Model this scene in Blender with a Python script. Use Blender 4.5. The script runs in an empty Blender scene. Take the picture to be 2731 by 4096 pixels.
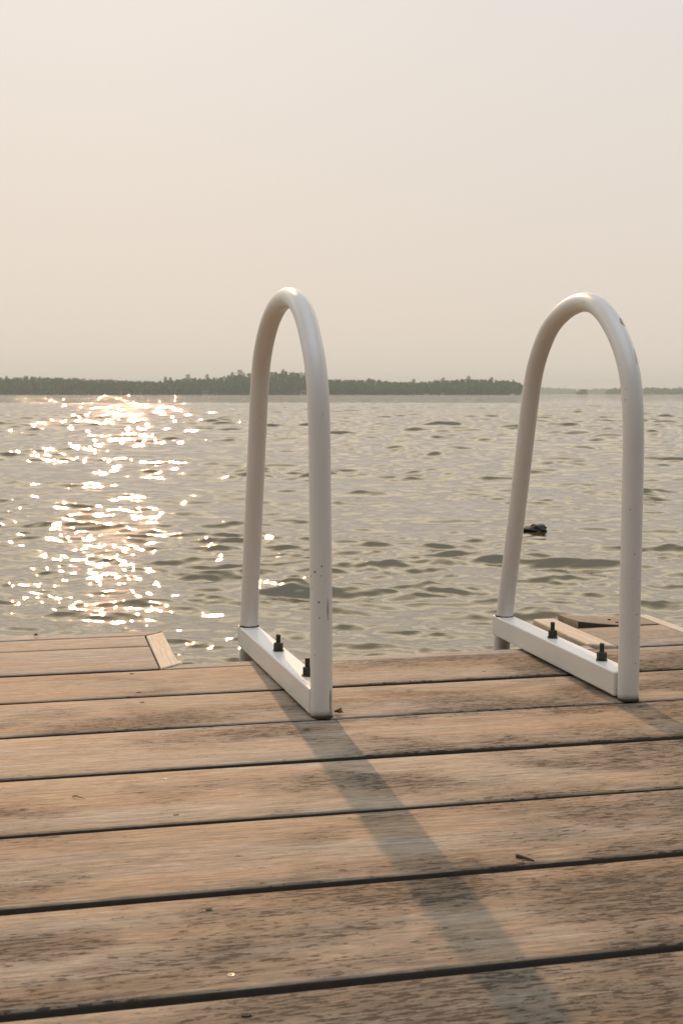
import bpy, bmesh, math, random
import numpy as np
from mathutils import Vector, Matrix

random.seed(7)
rng = np.random.default_rng(11)
sc = bpy.context.scene
col = sc.collection
R = math.radians

# ------------------------------------------------------------------ constants
CAM_H = 0.60                     # eye height over the deck
WATER = -0.45                    # lake level below the deck
A = R(13.07)                     # the dock's boards are turned this much from the X axis
SUN_AZ, SUN_EL = R(-11.6), R(26.0)
SUN_DIR = Vector((math.sin(SUN_AZ) * math.cos(SUN_EL), math.cos(SUN_AZ) * math.cos(SUN_EL), math.sin(SUN_EL)))

# ------------------------------------------------------------------ helpers
def link(name, verts, faces, m=None, parent=None, smooth=False, loc=None):
    me = bpy.data.meshes.new(name)
    me.from_pydata([tuple(v) for v in verts], [], [tuple(f) for f in faces])
    me.validate(); me.update()
    if smooth:
        me.polygons.foreach_set('use_smooth', [True] * len(me.polygons))
    if m: me.materials.append(m)
    o = bpy.data.objects.new(name, me); col.objects.link(o)
    if parent: o.parent = parent
    if loc is not None: o.location = loc
    return o

def link_bm(name, bm, m=None, parent=None, smooth=False, loc=None):
    bmesh.ops.recalc_face_normals(bm, faces=bm.faces)
    me = bpy.data.meshes.new(name); bm.to_mesh(me); bm.free()
    if smooth:
        me.polygons.foreach_set('use_smooth', [True] * len(me.polygons))
    if m: me.materials.append(m)
    o = bpy.data.objects.new(name, me); col.objects.link(o)
    if parent: o.parent = parent
    if loc is not None: o.location = loc
    return o

def tag(o, label=None, cat=None, group=None, kind=None):
    if label: o['label'] = label
    if cat: o['category'] = cat
    if group: o['group'] = group
    if kind: o['kind'] = kind
    return o

def empty(name, loc=(0, 0, 0), rz=0.0):
    o = bpy.data.objects.new(name, None); col.objects.link(o)
    o.empty_display_size = 0.1; o.location = loc; o.rotation_euler = (0, 0, rz)
    return o

def soften(o, width, segs=2, angle=40):
    b = o.modifiers.new('soft_edges', 'BEVEL'); b.width = width; b.segments = segs
    b.limit_method = 'ANGLE'; b.angle_limit = R(angle)
    return o

def tube(path, radii, segs=32, caps=True):
    """verts, faces of a tube swept along path with parallel transported rings"""
    path = [Vector(p) for p in path]
    n = len(path)
    if not hasattr(radii, '__len__'): radii = [radii] * n
    tan = [(path[min(i + 1, n - 1)] - path[max(i - 1, 0)]).normalized() for i in range(n)]
    ref = Vector((1, 0, 0)) if abs(tan[0].x) < 0.9 else Vector((0, 1, 0))
    u = (ref - tan[0] * ref.dot(tan[0])).normalized()
    V, F = [], []
    for i in range(n):
        u = (u - tan[i] * u.dot(tan[i])).normalized()
        w = tan[i].cross(u)
        for k in range(segs):
            a = 2 * math.pi * k / segs
            V.append(path[i] + (u * math.cos(a) + w * math.sin(a)) * radii[i])
    for i in range(n - 1):
        for k in range(segs):
            k2 = (k + 1) % segs
            F.append((i * segs + k, i * segs + k2, (i + 1) * segs + k2, (i + 1) * segs + k))
    if caps:
        F.append(tuple(range(segs - 1, -1, -1)))
        F.append(tuple((n - 1) * segs + k for k in range(segs)))
    return V, F

# ------------------------------------------------------------------ materials
class NT:
    def __init__(s, name):
        s.m = bpy.data.materials.new(name); s.m.use_nodes = True
        s.t = s.m.node_tree; s.t.nodes.clear()
        s.out = s.t.nodes.new('ShaderNodeOutputMaterial')
        s.b = s.t.nodes.new('ShaderNodeBsdfPrincipled')
        s.t.links.new(s.b.outputs[0], s.out.inputs['Surface'])
    def n(s, kind, **kw):
        x = s.t.nodes.new('ShaderNode' + kind)
        for k, v in kw.items(): setattr(x, k, v)
        return x
    def l(s, a, b): s.t.links.new(a, b)
    def setv(s, sock, v):
        if hasattr(v, 'is_linked') or hasattr(v, 'links'): s.l(v, sock)
        else: sock.default_value = v
    def noise(s, vec, scale=5, detail=3, rough=0.5, dist=0.0, dims='3D'):
        x = s.n('TexNoise', noise_dimensions=dims)
        x.inputs['Scale'].default_value = scale; x.inputs['Detail'].default_value = detail
        x.inputs['Roughness'].default_value = rough; x.inputs['Distortion'].default_value = dist
        s.l(vec, x.inputs['Vector']); return x.outputs[0]
    def map(s, vec, scale=(1, 1, 1), loc=(0, 0, 0)):
        x = s.n('Mapping'); x.inputs['Scale'].default_value = scale
        s.setv(x.inputs['Location'], loc); s.l(vec, x.inputs['Vector']); return x.outputs[0]
    def ramp(s, v, lo, hi, a=0.0, b=1.0, smooth=True):
        x = s.n('MapRange'); x.interpolation_type = 'SMOOTHSTEP' if smooth else 'LINEAR'
        s.setv(x.inputs[0], v)
        for i, q in zip((1, 2, 3, 4), (lo, hi, a, b)): s.setv(x.inputs[i], q)
        return x.outputs[0]
    def mth(s, op, a, b=0.0, c=0.0):
        x = s.n('Math', operation=op)
        for i, q in enumerate((a, b, c)): s.setv(x.inputs[i], q)
        return x.outputs[0]
    def vmth(s, op, a, b=None):
        x = s.n('VectorMath', operation=op); s.setv(x.inputs[0], a)
        if b is not None: s.setv(x.inputs[1], b)
        return x
    def mix(s, f, a, b, blend='MIX'):
        x = s.n('Mix', data_type='RGBA', blend_type=blend)
        s.setv(x.inputs[0], f); s.setv(x.inputs[6], a); s.setv(x.inputs[7], b)
        return x.outputs[2]
    def bump(s, h, strength=0.3, dist=0.002, normal=None):
        x = s.n('Bump'); x.inputs['Strength'].default_value = strength
        s.setv(x.inputs['Distance'], dist); s.l(h, x.inputs['Height'])
        if normal is not None: s.l(normal, x.inputs['Normal'])
        return x.outputs[0]

def c4(r, g, b): return (r, g, b, 1.0)

def plain(name, rgb, rough=0.5, metal=0.0, vary=0.15, scale=40):
    q = NT(name); tc = q.n('TexCoord')
    f = q.noise(tc.outputs['Object'], scale, 4, 0.6)
    q.l(q.mix(f, c4(*[c * (1 - vary) for c in rgb]), c4(*[c * (1 + vary) for c in rgb])), q.b.inputs['Base Color'])
    q.b.inputs['Roughness'].default_value = rough; q.b.inputs['Metallic'].default_value = metal
    return q.m

def wood(name, tan, grey, dark, stain=1.0, along='x', spots=(), con=1.0):
    """weathered decking: fine grain lines, dark pores in patches, tan and grey zones, each board different"""
    q = NT(name); tc = q.n('TexCoord'); geo = q.n('NewGeometry')
    v = tc.outputs['Object']
    rnd = geo.outputs['Random Per Island']
    cx = q.n('CombineXYZ')
    q.setv(cx.inputs[0], q.mth('MULTIPLY', rnd, 37.0)); q.setv(cx.inputs[1], q.mth('MULTIPLY', rnd, 91.0)); q.setv(cx.inputs[2], q.mth('MULTIPLY', rnd, 53.0))
    v = q.vmth('ADD', v, cx.outputs[0]).outputs[0]
    if along == 'y':
        sw = q.n('SeparateXYZ'); q.l(v, sw.inputs[0]); cb = q.n('CombineXYZ')
        q.l(sw.outputs[1], cb.inputs[0]); q.l(sw.outputs[0], cb.inputs[1]); q.l(sw.outputs[2], cb.inputs[2]); v = cb.outputs[0]
    # gently waving grain
    wob = q.noise(q.map(v, (1.3, 5, 5)), 1.0, 2, 0.5)
    sep = q.n('SeparateXYZ'); q.l(v, sep.inputs[0])
    yy = q.mth('ADD', sep.outputs[1], q.mth('MULTIPLY', q.mth('SUBTRACT', wob, 0.5), 0.035))
    cv = q.n('CombineXYZ'); q.l(sep.outputs[0], cv.inputs[0]); q.l(yy, cv.inputs[1]); q.l(sep.outputs[2], cv.inputs[2])
    g = cv.outputs[0]
    lines = q.noise(q.map(g, (12, 150, 40)), 1.0, 6, 0.70)
    fine = q.noise(q.map(g, (48, 360, 80)), 1.0, 3, 0.7)
    pores = q.noise(q.map(g, (46, 210, 50)), 1.0, 5, 0.68)
    flame = q.noise(q.map(g, (0.8, 17, 10)), 1.0, 4, 0.6)
    patch = q.noise(q.map(v, (2.0, 7.0, 5.0)), 1.0, 4, 0.62)
    patch2 = q.noise(q.map(v, (2.4, 4.6, 3.0), (4.1, 2.2, 0.3)), 1.0, 4, 0.6)
    blotch = q.noise(q.map(v, (9, 30, 9)), 1.0, 5, 0.7)
    base = q.mix(q.ramp(patch, 0.38, 0.64), c4(*tan), c4(*grey))
    base = q.mix(q.ramp(flame, 0.42, 0.70, 0.0, 0.75), base, c4(tan[0] * 1.0, tan[1] * 0.85, tan[2] * 0.70))
    def mul(col_, f_):
        k_ = q.n('CombineXYZ')
        for i in range(3): q.l(f_, k_.inputs[i])
        return q.mix(1.0, col_, k_.outputs[0], 'MULTIPLY')
    base = mul(base, q.ramp(rnd, 0.0, 1.0, 0.88, 1.10, False))
    base = mul(base, q.ramp(lines, 0.34, 0.66, 1 - 0.40 * con, 1 + 0.38 * con, False))
    base = mul(base, q.ramp(fine, 0.32, 0.68, 1 - 0.28 * con, 1 + 0.28 * con, False))
    # dark weather stains: soft smudges and dense short dashes inside a stain patch, few elsewhere
    spw = q.n('SeparateXYZ'); q.l(tc.outputs['Object'], spw.inputs[0])
    near_right_dark = q.mth('ADD', q.ramp(spw.outputs[0], 0.30, 1.2, 0.0, 0.13), q.ramp(spw.outputs[1], 2.0, 1.2, 0.0, 0.10))  # darker towards near right: heavier staining plus painted-in vignetting
    sm = q.ramp(q.mth('ADD', patch2, near_right_dark), 0.48, 0.70)
    ragged = q.mth('ADD', q.mth('MULTIPLY', q.mth('SUBTRACT', patch2, 0.5), 2.2), q.mth('MULTIPLY', q.mth('SUBTRACT', blotch, 0.5), 1.6))
    for (sx, sy, rx, ry, am) in spots:
        d = q.vmth('DIVIDE', q.vmth('SUBTRACT', tc.outputs['Object'], (sx, sy, 0)).outputs[0], (rx, ry, 1.0)).outputs[0]
        ln = q.mth('ADD', q.vmth('LENGTH', d).outputs['Value'], ragged)
        sm = q.mth('MAXIMUM', sm, q.ramp(ln, 1.15, 0.25, 0.0, am))
    base = mul(base, q.ramp(sm, 0.0, 1.0, 1.08, 1.06 - 0.46 * stain, False))
    thr = q.mth('SUBTRACT', 0.64, q.mth('MULTIPLY', sm, 0.14 * stain))
    dash = q.ramp(pores, thr, q.mth('ADD', thr, 0.055))
    base = q.mix(q.mth('MULTIPLY', dash, min(0.88, 1.2 * con)), base, c4(*dark))
    hair = q.noise(q.map(g, (1.6, 210, 40), (0.3, 0.7, 0)), 1.0, 3, 0.55)
    base = q.mix(q.ramp(hair, 0.665, 0.71, 0.0, 0.70 * con), base, c4(*dark))
    bl = q.mth('MULTIPLY', q.ramp(blotch, 0.54, 0.68), q.mth('MULTIPLY', sm, 0.62 * stain))
    base = q.mix(bl, base, c4(*[d * 1.5 for d in dark]))
    q.l(base, q.b.inputs['Base Color'])
    q.b.inputs['Roughness'].default_value = 0.78
    q.b.inputs['Specular IOR Level'].default_value = 0.18
    h = q.mth('ADD', q.mth('MULTIPLY', fine, 0.5), q.mth('SUBTRACT', q.mth('MULTIPLY', lines, 0.9), q.mth('MULTIPLY', dash, 0.4)))
    q.l(q.bump(h, 0.6, 0.0014), q.b.inputs['Normal'])
    return q.m

M = {}
# old weather stains: place on the deck (along, across), size, strength
STAINS = [(0.70, 1.42, 0.19, 0.11, 1.0), (0.82, 1.54, 0.15, 0.07, 0.8), (0.62, 1.13, 0.22, 0.14, 0.95), (0.90, 1.40, 0.2, 0.10, 1.0), (-0.03, 1.42, 0.13, 0.045, 1.0),
          (0.186, 1.465, 0.07, 0.045, 0.75), (0.10, 1.312, 0.10, 0.030, 0.7), (0.30, 1.375, 0.06, 0.02, 0.7), (0.34, 1.955, 0.06, 0.05, 0.55), (0.35, 1.69, 0.07, 0.04, 0.55),
          (0.98, 2.12, 0.14, 0.08, 0.6), (0.02, 2.47, 0.09, 0.05, 0.5), (0.41, 1.32, 0.06, 0.04, 0.6), (0.66, 1.63, 0.10, 0.05, 0.6), (0.80, 1.77, 0.16, 0.06, 0.55), (1.05, 1.80, 0.2, 0.07, 0.7), (0.60, 1.04, 0.34, 0.12, 1.0), (-0.06, 1.17, 0.20, 0.06, 0.7)]
M['deck'] = wood('weathered_deck_boards', (0.312, 0.240, 0.170), (0.290, 0.246, 0.194), (0.038, 0.030, 0.021), 1.0, 'x', STAINS, 0.72)
M['bay'] = wood('weathered_bay_boards', (0.315, 0.258, 0.202), (0.305, 0.270, 0.230), (0.08, 0.065, 0.05), 0.3, 'x', (), 0.75)
M['trim'] = wood('pale_trim_board', (0.56, 0.49, 0.39), (0.56, 0.50, 0.41), (0.24, 0.18, 0.12), 0.05, 'y', (), 0.35)
M['rim'] = wood('grey_rim_board', (0.36, 0.315, 0.26), (0.36, 0.33, 0.29), (0.10, 0.085, 0.07), 0.3, 'x', (), 0.7)
M['edge'] = plain('shaded_board_edge', (0.050, 0.042, 0.034), 0.9, 0, 0.4, 60)  # shade of the deck gaps painted into the plank sides
M['joist'] = plain('dark_wet_joist', (0.035, 0.028, 0.022), 0.85, 0, 0.3, 14)
M['bolt'] = plain('dull_dark_bolt_steel', (0.055, 0.052, 0.042), 0.5, 0.55, 0.45, 160)
M['weld'] = plain('rusty_weld', (0.060, 0.040, 0.022), 0.85, 0.0, 0.7, 220)
M['nail'] = plain('dark_nail_head', (0.014, 0.011, 0.009), 0.8, 0.0, 0.3, 300)
M['screw'] = plain('worn_screw_head', (0.50, 0.42, 0.34), 0.45, 0.6, 0.1, 300)
M['leaf'] = plain('dry_brown_leaf', (0.16, 0.085, 0.025), 0.7, 0.0, 0.5, 120)
M['twig'] = plain('brown_twig_bark', (0.10, 0.060, 0.025), 0.8, 0.0, 0.5, 120)
M['rock'] = plain('wet_dark_rock', (0.009, 0.009, 0.008), 0.6, 0.0, 0.5, 25)
M['white_hull'] = plain('white_boat_paint', (0.78, 0.76, 0.72), 0.25, 0, 0.03, 2)
M['dark_glass'] = plain('dark_window_glass', (0.03, 0.035, 0.04), 0.08, 0, 0.1, 2)
M['grey_wall'] = plain('pale_grey_siding', (0.46, 0.46, 0.45), 0.7, 0, 0.08, 3)
M['blue_wall'] = plain('pale_blue_siding', (0.40, 0.47, 0.52), 0.7, 0, 0.08, 3)
M['brown_wall'] = plain('brown_siding', (0.27, 0.20, 0.15), 0.8, 0, 0.15, 3)
M['roofing'] = plain('dark_shingle', (0.10, 0.09, 0.085), 0.9, 0, 0.25, 4)
M['mast'] = plain('grey_metal_mast', (0.42, 0.42, 0.42), 0.4, 0.7, 0.05, 4)
M['sail'] = plain('off_white_sailcloth', (0.66, 0.64, 0.60), 0.8, 0, 0.05, 4)
M['bark'] = plain('dark_pine_bark', (0.07, 0.05, 0.035), 0.9, 0, 0.3, 6)

def paint(name, marks=()):
    """glossy white enamel with specks of rust, grime and a few larger chips (marks: centre, radii, colour)"""
    q = NT(name); tc = q.n('TexCoord'); v = tc.outputs['Object']
    big = q.noise(v, 9, 3, 0.6)
    base = q.mix(big, c4(0.72, 0.695, 0.655), c4(0.79, 0.77, 0.735))
    grime = q.noise(q.map(v, (70, 70, 22)), 1.0, 4, 0.65)
    base = q.mix(q.ramp(grime, 0.62, 0.85, 0.0, 0.12), base, c4(0.42, 0.38, 0.32))
    speck = q.noise(v, 130, 2, 0.5)
    zone = q.noise(q.map(v, (7, 7, 4.5), (1.3, 0.2, 2.1)), 1.0, 2, 0.5)
    thr = q.mth('SUBTRACT', 0.80, q.mth('MULTIPLY', q.ramp(zone, 0.45, 0.68), 0.11))
    base = q.mix(q.mth('MULTIPLY', q.ramp(speck, thr, q.mth('ADD', thr, 0.03)), 0.85), base, c4(0.055, 0.040, 0.025))
    jag = q.noise(v, 60, 3, 0.6)
    for (ctr, rad, rgb, amt) in marks:
        d = q.vmth('SUBTRACT', v, ctr).outputs[0]
        d = q.vmth('DIVIDE', d, rad).outputs[0]
        ln = q.vmth('LENGTH', d).outputs['Value']
        ln = q.mth('ADD', ln, q.mth('MULTIPLY', q.mth('SUBTRACT', jag, 0.5), 0.7))
        base = q.mix(q.ramp(ln, 1.0, 0.8, 0.0, amt), base, c4(*rgb))
    q.l(base, q.b.inputs['Base Color'])
    q.b.inputs['Roughness'].default_value = 0.30
    q.b.inputs['Specular IOR Level'].default_value = 0.5
    q.l(q.ramp(grime, 0.4, 0.8, 0.28, 0.36), q.b.inputs['Roughness'])
    bmp = q.noise(v, 45, 3, 0.55)
    q.l(q.bump(bmp, 0.06, 0.0010), q.b.inputs['Normal'])
    return q.m

# water
def water_material():
    q = NT('lake_water'); tc = q.n('TexCoord'); v = tc.outputs['Object']
    q.b.inputs['Base Color'].default_value = c4(0.074, 0.053, 0.013)
    q.b.inputs['IOR'].default_value = 2.1
    q.b.inputs['Specular IOR Level'].default_value = 0.5
    q.b.inputs['Specular Tint'].default_value = c4(1.0, 0.95, 0.82)
    q.b.inputs['Roughness'].default_value = 0.030
    sepd = q.vmth('LENGTH', v).outputs['Value']
    rip = q.noise(q.map(v, (21, 23, 1)), 1.0, 3, 0.6, 0.4)
    chop = q.noise(q.map(v, (2.0, 3.6, 1), (3, 1, 0)), 1.0, 5, 0.62, 0.4)
    big = q.noise(q.map(v, (0.30, 0.8, 1), (7, 2, 0)), 1.0, 4, 0.6, 0.3)
    # wavelets too fine for the mesh far out: tilt the surface normal directly
    nz = q.n('TexNoise'); nz.inputs['Scale'].default_value = 1.0; nz.inputs['Detail'].default_value = 3; nz.inputs['Roughness'].default_value = 0.6
    q.l(q.map(v, (1.1, 2.2, 1)), nz.inputs['Vector'])
    tilt = q.vmth('SUBTRACT', nz.outputs[1], (0.5, 0.5, 0.5)).outputs[0]
    tilt = q.vmth('MULTIPLY', tilt, (1.30, 1.40, 0.0)).outputs[0]
    sc_ = q.n('VectorMath', operation='SCALE'); q.l(tilt, sc_.inputs[0]); q.l(q.ramp(sepd, 45.0, 190.0, 0.0, 1.0), sc_.inputs[3])
    gn = q.n('NewGeometry')
    nn_ = q.vmth('NORMALIZE', q.vmth('ADD', gn.outputs['Normal'], sc_.outputs[0]).outputs[0]).outputs[0]
    n1 = q.bump(rip, 1.0, q.mth('MULTIPLY', q.ramp(sepd, 9.0, 40.0, 1.0, 0.2), 0.0016), nn_)
    n2 = q.bump(chop, 1.0, q.mth('MULTIPLY', q.ramp(sepd, 20.0, 90.0, 0.0, 1.0), 0.014), n1)
    n3 = n2
    q.l(n3, q.b.inputs['Normal'])
    return q.m
M['water'] = water_material()

def foliage(name, a, b, c):
    q = NT(name); tc = q.n('TexCoord'); geo = q.n('NewGeometry'); v = tc.outputs['Object']
    stand = q.noise(v, 0.085, 2, 0.5)
    rnd = geo.outputs['Random Per Island']
    base = q.mix(q.ramp(stand, 0.38, 0.62), c4(*a), c4(*b))
    base = q.mix(q.mth('MULTIPLY', rnd, 0.6), base, c4(*c))
    q.l(base, q.b.inputs['Base Color'])
    q.b.inputs['Roughness'].default_value = 0.8
    q.b.inputs['Specular IOR Level'].default_value = 0.15
    return q.m
M['broadleaf'] = foliage('mixed_forest_leaves', (0.050, 0.125, 0.028), (0.125, 0.195, 0.036), (0.070, 0.130, 0.042))
M['needles'] = foliage('pine_needles', (0.042, 0.074, 0.034), (0.054, 0.086, 0.038), (0.040, 0.062, 0.036))
M['hill'] = plain('forest_floor', (0.035, 0.040, 0.022), 0.95, 0, 0.3, 0.1)

# ------------------------------------------------------------------ camera, sun, sky
cam = bpy.data.cameras.new('camera'); co = bpy.data.objects.new('camera', cam); col.objects.link(co)
co.location = (0, 0, CAM_H); co.rotation_euler = (R(90 - 5.168), 0, 0)
cam.sensor_fit = 'VERTICAL'; cam.sensor_height = 36.0; cam.lens = 45.97
cam.clip_start = 0.05; cam.clip_end = 30000
cam.dof.use_dof = True; cam.dof.focus_distance = 2.75; cam.dof.aperture_fstop = 18.0
sc.camera = co

sun = bpy.data.lights.new('sun', 'SUN'); so = bpy.data.objects.new('sun', sun); col.objects.link(so)
sun.energy = 2.7; sun.angle = R(0.55); sun.color = (1.0, 0.60, 0.33)
so.rotation_euler = SUN_DIR.to_track_quat('Z', 'Y').to_euler(); so.location = (-10, 40, 25)

w = bpy.data.worlds.new('World'); sc.world = w; w.use_nodes = True
t = w.node_tree; t.nodes.clear()
def wn(k, **kw):
    x = t.nodes.new('ShaderNode' + k)
    for a_, b_ in kw.items(): setattr(x, a_, b_)
    return x
wo = wn('OutputWorld'); bg = wn('Background'); t.links.new(bg.outputs[0], wo.inputs[0])
sky = wn('TexSky'); sky.sky_type = 'NISHITA'; sky.sun_disc = False
sky.sun_elevation = SUN_EL; sky.sun_rotation = SUN_AZ; sky.dust_density = 3.0; sky.air_density = 1.0; sky.altitude = 100
tcw = wn('TexCoord'); sp = wn('SeparateXYZ'); t.links.new(tcw.outputs['Generated'], sp.inputs[0])
# smoke-hazed sky: pale warm veil by elevation, brighter towards the sun, cooler and dimmer away from it
rm = wn('ValToRGB'); t.links.new(sp.outputs[2], rm.inputs[0])
els = rm.color_ramp.elements
els[0].position = 0.0; els[0].color = (0.800, 0.695, 0.600, 1)
els[1].position = 0.16; els[1].color = (0.820, 0.740, 0.668, 1)
e = els.new(0.30); e.color = (0.835, 0.780, 0.735, 1)
e = els.new(0.325); e.color = (1.40, 1.24, 1.02, 1)
e = els.new(0.38); e.color = (1.90, 1.66, 1.30, 1)  # added bright band above the view, put in to brighten the water's reflections
e = els.new(0.50); e.color = (1.30, 1.16, 0.95, 1)
e = els.new(0.68); e.color = (0.52, 0.51, 0.49, 1)
e = els.new(0.87); e.color = (0.64, 0.69, 0.75, 1)
e = els.new(1.0); e.color = (0.66, 0.71, 0.78, 1)
dt = wn('VectorMath', operation='DOT_PRODUCT'); t.links.new(tcw.outputs['Generated'], dt.inputs[0])
dt.inputs[1].default_value = (math.sin(SUN_AZ), math.cos(SUN_AZ), 0.25)
mr = wn('MapRange'); mr.interpolation_type = 'SMOOTHSTEP'; t.links.new(dt.outputs['Value'], mr.inputs[0])
mr.inputs[1].default_value = -0.75; mr.inputs[2].default_value = 0.60
back = wn('Mix', data_type='RGBA'); t.links.new(mr.outputs[0], back.inputs[0])
back.inputs[6].default_value = (0.085, 0.085, 0.085, 1); t.links.new(rm.outputs[0], back.inputs[7])
sk = wn('Mix', data_type='RGBA', blend_type='MULTIPLY'); sk.inputs[0].default_value = 1.0
# added fill spot in the sky, high up behind the viewer, to lighten deck shade
d2 = wn('VectorMath', operation='DOT_PRODUCT'); t.links.new(tcw.outputs['Generated'], d2.inputs[0])
d2.inputs[1].default_value = Vector((0.05, -0.27, 0.96)).normalized()
m2 = wn('MapRange'); m2.interpolation_type = 'SMOOTHSTEP'; t.links.new(d2.outputs['Value'], m2.inputs[0])
m2.inputs[1].default_value = 0.80; m2.inputs[2].default_value = 0.95
gap = wn('Mix', data_type='RGBA'); t.links.new(m2.outputs[0], gap.inputs[0])  # blends in the fill spot, no real break in the smoke
t.links.new(back.outputs[2], gap.inputs[6]); gap.inputs[7].default_value = (1.85, 1.96, 2.14, 1)
t.links.new(sky.outputs[0], sk.inputs[6]); sk.inputs[7].default_value = (0.040, 0.035, 0.028, 1)
fin = wn('Mix', data_type='RGBA'); fin.inputs[0].default_value = 0.94
t.links.new(sk.outputs[2], fin.inputs[6]); t.links.new(gap.outputs[2], fin.inputs[7])
t.links.new(fin.outputs[2], bg.inputs[0]); bg.inputs[1].default_value = 1.0

# ------------------------------------------------------------------ lake
def build_water():
    # rings of vertices about a point under the dock: finely spaced near the dock, coarse far out
    rs = [0.4, 1.2, 2.0, 2.6]
    r = 2.6
    while r < 12000:
        r += min(max(r * r / 1750.0, 0.006), 0.0033 * r if r < 150 else (0.02 * r if r < 1500 else 0.12 * r))
        rs.append(r)
    rs = np.array(rs)
    th = list(np.arange(-21.0, 21.0001, 0.058))
    step = 0.1; a = 21.0
    side = []
    while a < 178:
        a += step; step = min(step * 1.22, 8.0); side.append(min(a, 179.9))
        if a >= 179: break
    th = np.radians(np.array([-x for x in side[::-1]] + th + side))
    nr, na = len(rs), len(th)
    RR, TT = np.meshgrid(rs, th, indexing='ij')
    X = (RR * np.sin(TT)).ravel(); Y = (RR * np.cos(TT)).ravel()
    dth = np.gradient(th)
    dr = np.gradient(rs)
    cell = np.maximum(np.repeat(dr[:, None], na, 1) * 0.9, RR * np.abs(dth)[None, :]).ravel()
    Z = np.zeros_like(X); DX = np.zeros_like(X); DY = np.zeros_like(X)
    def waves(n, l0, l1, peak, width, rms, spread, env=None):
        nonlocal Z, DX, DY
        lam = np.exp(rng.uniform(np.log(l0), np.log(l1), n))
        ang = R(-98) + rng.normal(0, spread, n)
        k = 2 * np.pi / lam; ph = rng.uniform(0, 2 * np.pi, n)
        wgt = np.exp(-0.5 * ((np.log(lam) - np.log(peak)) / width) ** 2)
        amp = wgt / np.sqrt((wgt ** 2).sum() / 2.0) * rms / k
        for i in range(n):
            f = np.clip((lam[i] / cell - 2.0) / 1.6, 0, 1)
            idx = np.nonzero(f > 0)[0]
            if not len(idx): continue
            c, s_ = math.cos(ang[i]), math.sin(ang[i])
            p = k[i] * (X[idx] * c + Y[idx] * s_) + ph[i]
            a_ = amp[i] * f[idx]
            if env is not None: a_ = a_ * env[idx]
            Z[idx] += a_ * np.cos(p)
            sn = a_ * np.sin(p)
            DX[idx] -= c * sn; DY[idx] -= s_ * sn
    def envelope(n, l0, l1, seed, gain):
        r_ = np.random.default_rng(seed); g = np.zeros_like(X)
        for i in range(n):
            kk = 2 * np.pi / math.exp(r_.uniform(math.log(l0), math.log(l1)))
            t_ = R(-98) + r_.normal(0, 0.75)
            g += np.cos(kk * (X * math.cos(t_) + Y * math.sin(t_)) + r_.uniform(0, 6.28))
        g /= math.sqrt(n / 2.0)
        return np.minimum(np.exp(gain * g - gain * gain / 2), 2.6)
    # chop: long low waves carrying gusty patches of short steep ripples
    waves(220, 0.07, 1.0, 0.28, 1.0, 0.152, 0.52, envelope(14, 3.0, 9.0, 21, 0.20))
    rr_ = np.clip((RR.ravel() - 7.0) / 45.0, 0, 1); rr_ = 0.26 + 0.74 * rr_ * rr_ * (3 - 2 * rr_)
    waves(90, 0.60, 4.5, 1.05, 0.7, 0.165, 0.47, rr_)
    waves(90, 0.045, 0.14, 0.085, 0.5, 0.054, 0.85, envelope(16, 0.6, 2.5, 22, 0.5))
    Zn = Z
    ch = 1.1
    V = np.stack([X + ch * DX, Y + ch * DY, Zn], 1).astype(np.float32)
    ii = np.arange(nr - 1)[:, None]; jj = np.arange(na - 1)[None, :]
    a0 = (ii * na + jj)
    F = np.stack([a0, a0 + 1, a0 + na + 1, a0 + na], -1).reshape(-1, 4)[:, ::-1]
    # close the ring behind the viewer
    b0 = (np.arange(nr - 1) * na + na - 1); b1 = (np.arange(nr - 1) * na)
    F2 = np.stack([b0, b1, b1 + na, b0 + na], -1)[:, ::-1]
    F = np.concatenate([F, F2]).astype(np.int32)
    me = bpy.data.meshes.new('water')
    me.vertices.add(len(V)); me.vertices.foreach_set('co', V.ravel())
    me.loops.add(F.size); me.loops.foreach_set('vertex_index', F.ravel())
    me.polygons.add(len(F)); me.polygons.foreach_set('loop_start', np.arange(0, F.size, 4, dtype=np.int32))
    me.polygons.foreach_set('use_smooth', np.ones(len(F), dtype=bool))
    me.update(calc_edges=True)
    me.materials.append(M['water'])
    o = bpy.data.objects.new('water', me); col.objects.link(o); o.location = (0, 0, WATER)
    tag(o, 'rippled lake water with warm sun glitter reaching to the far shore', 'water', kind='structure')
    print('water verts', len(V))
build_water()

# ------------------------------------------------------------------ dock
dock = empty('wooden_dock', (0, 0, 0), A)      # local x runs along the boards, local y out over the lake
tag(dock, 'weathered wooden dock of wide boards notched around the white ladder', 'dock')

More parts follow.
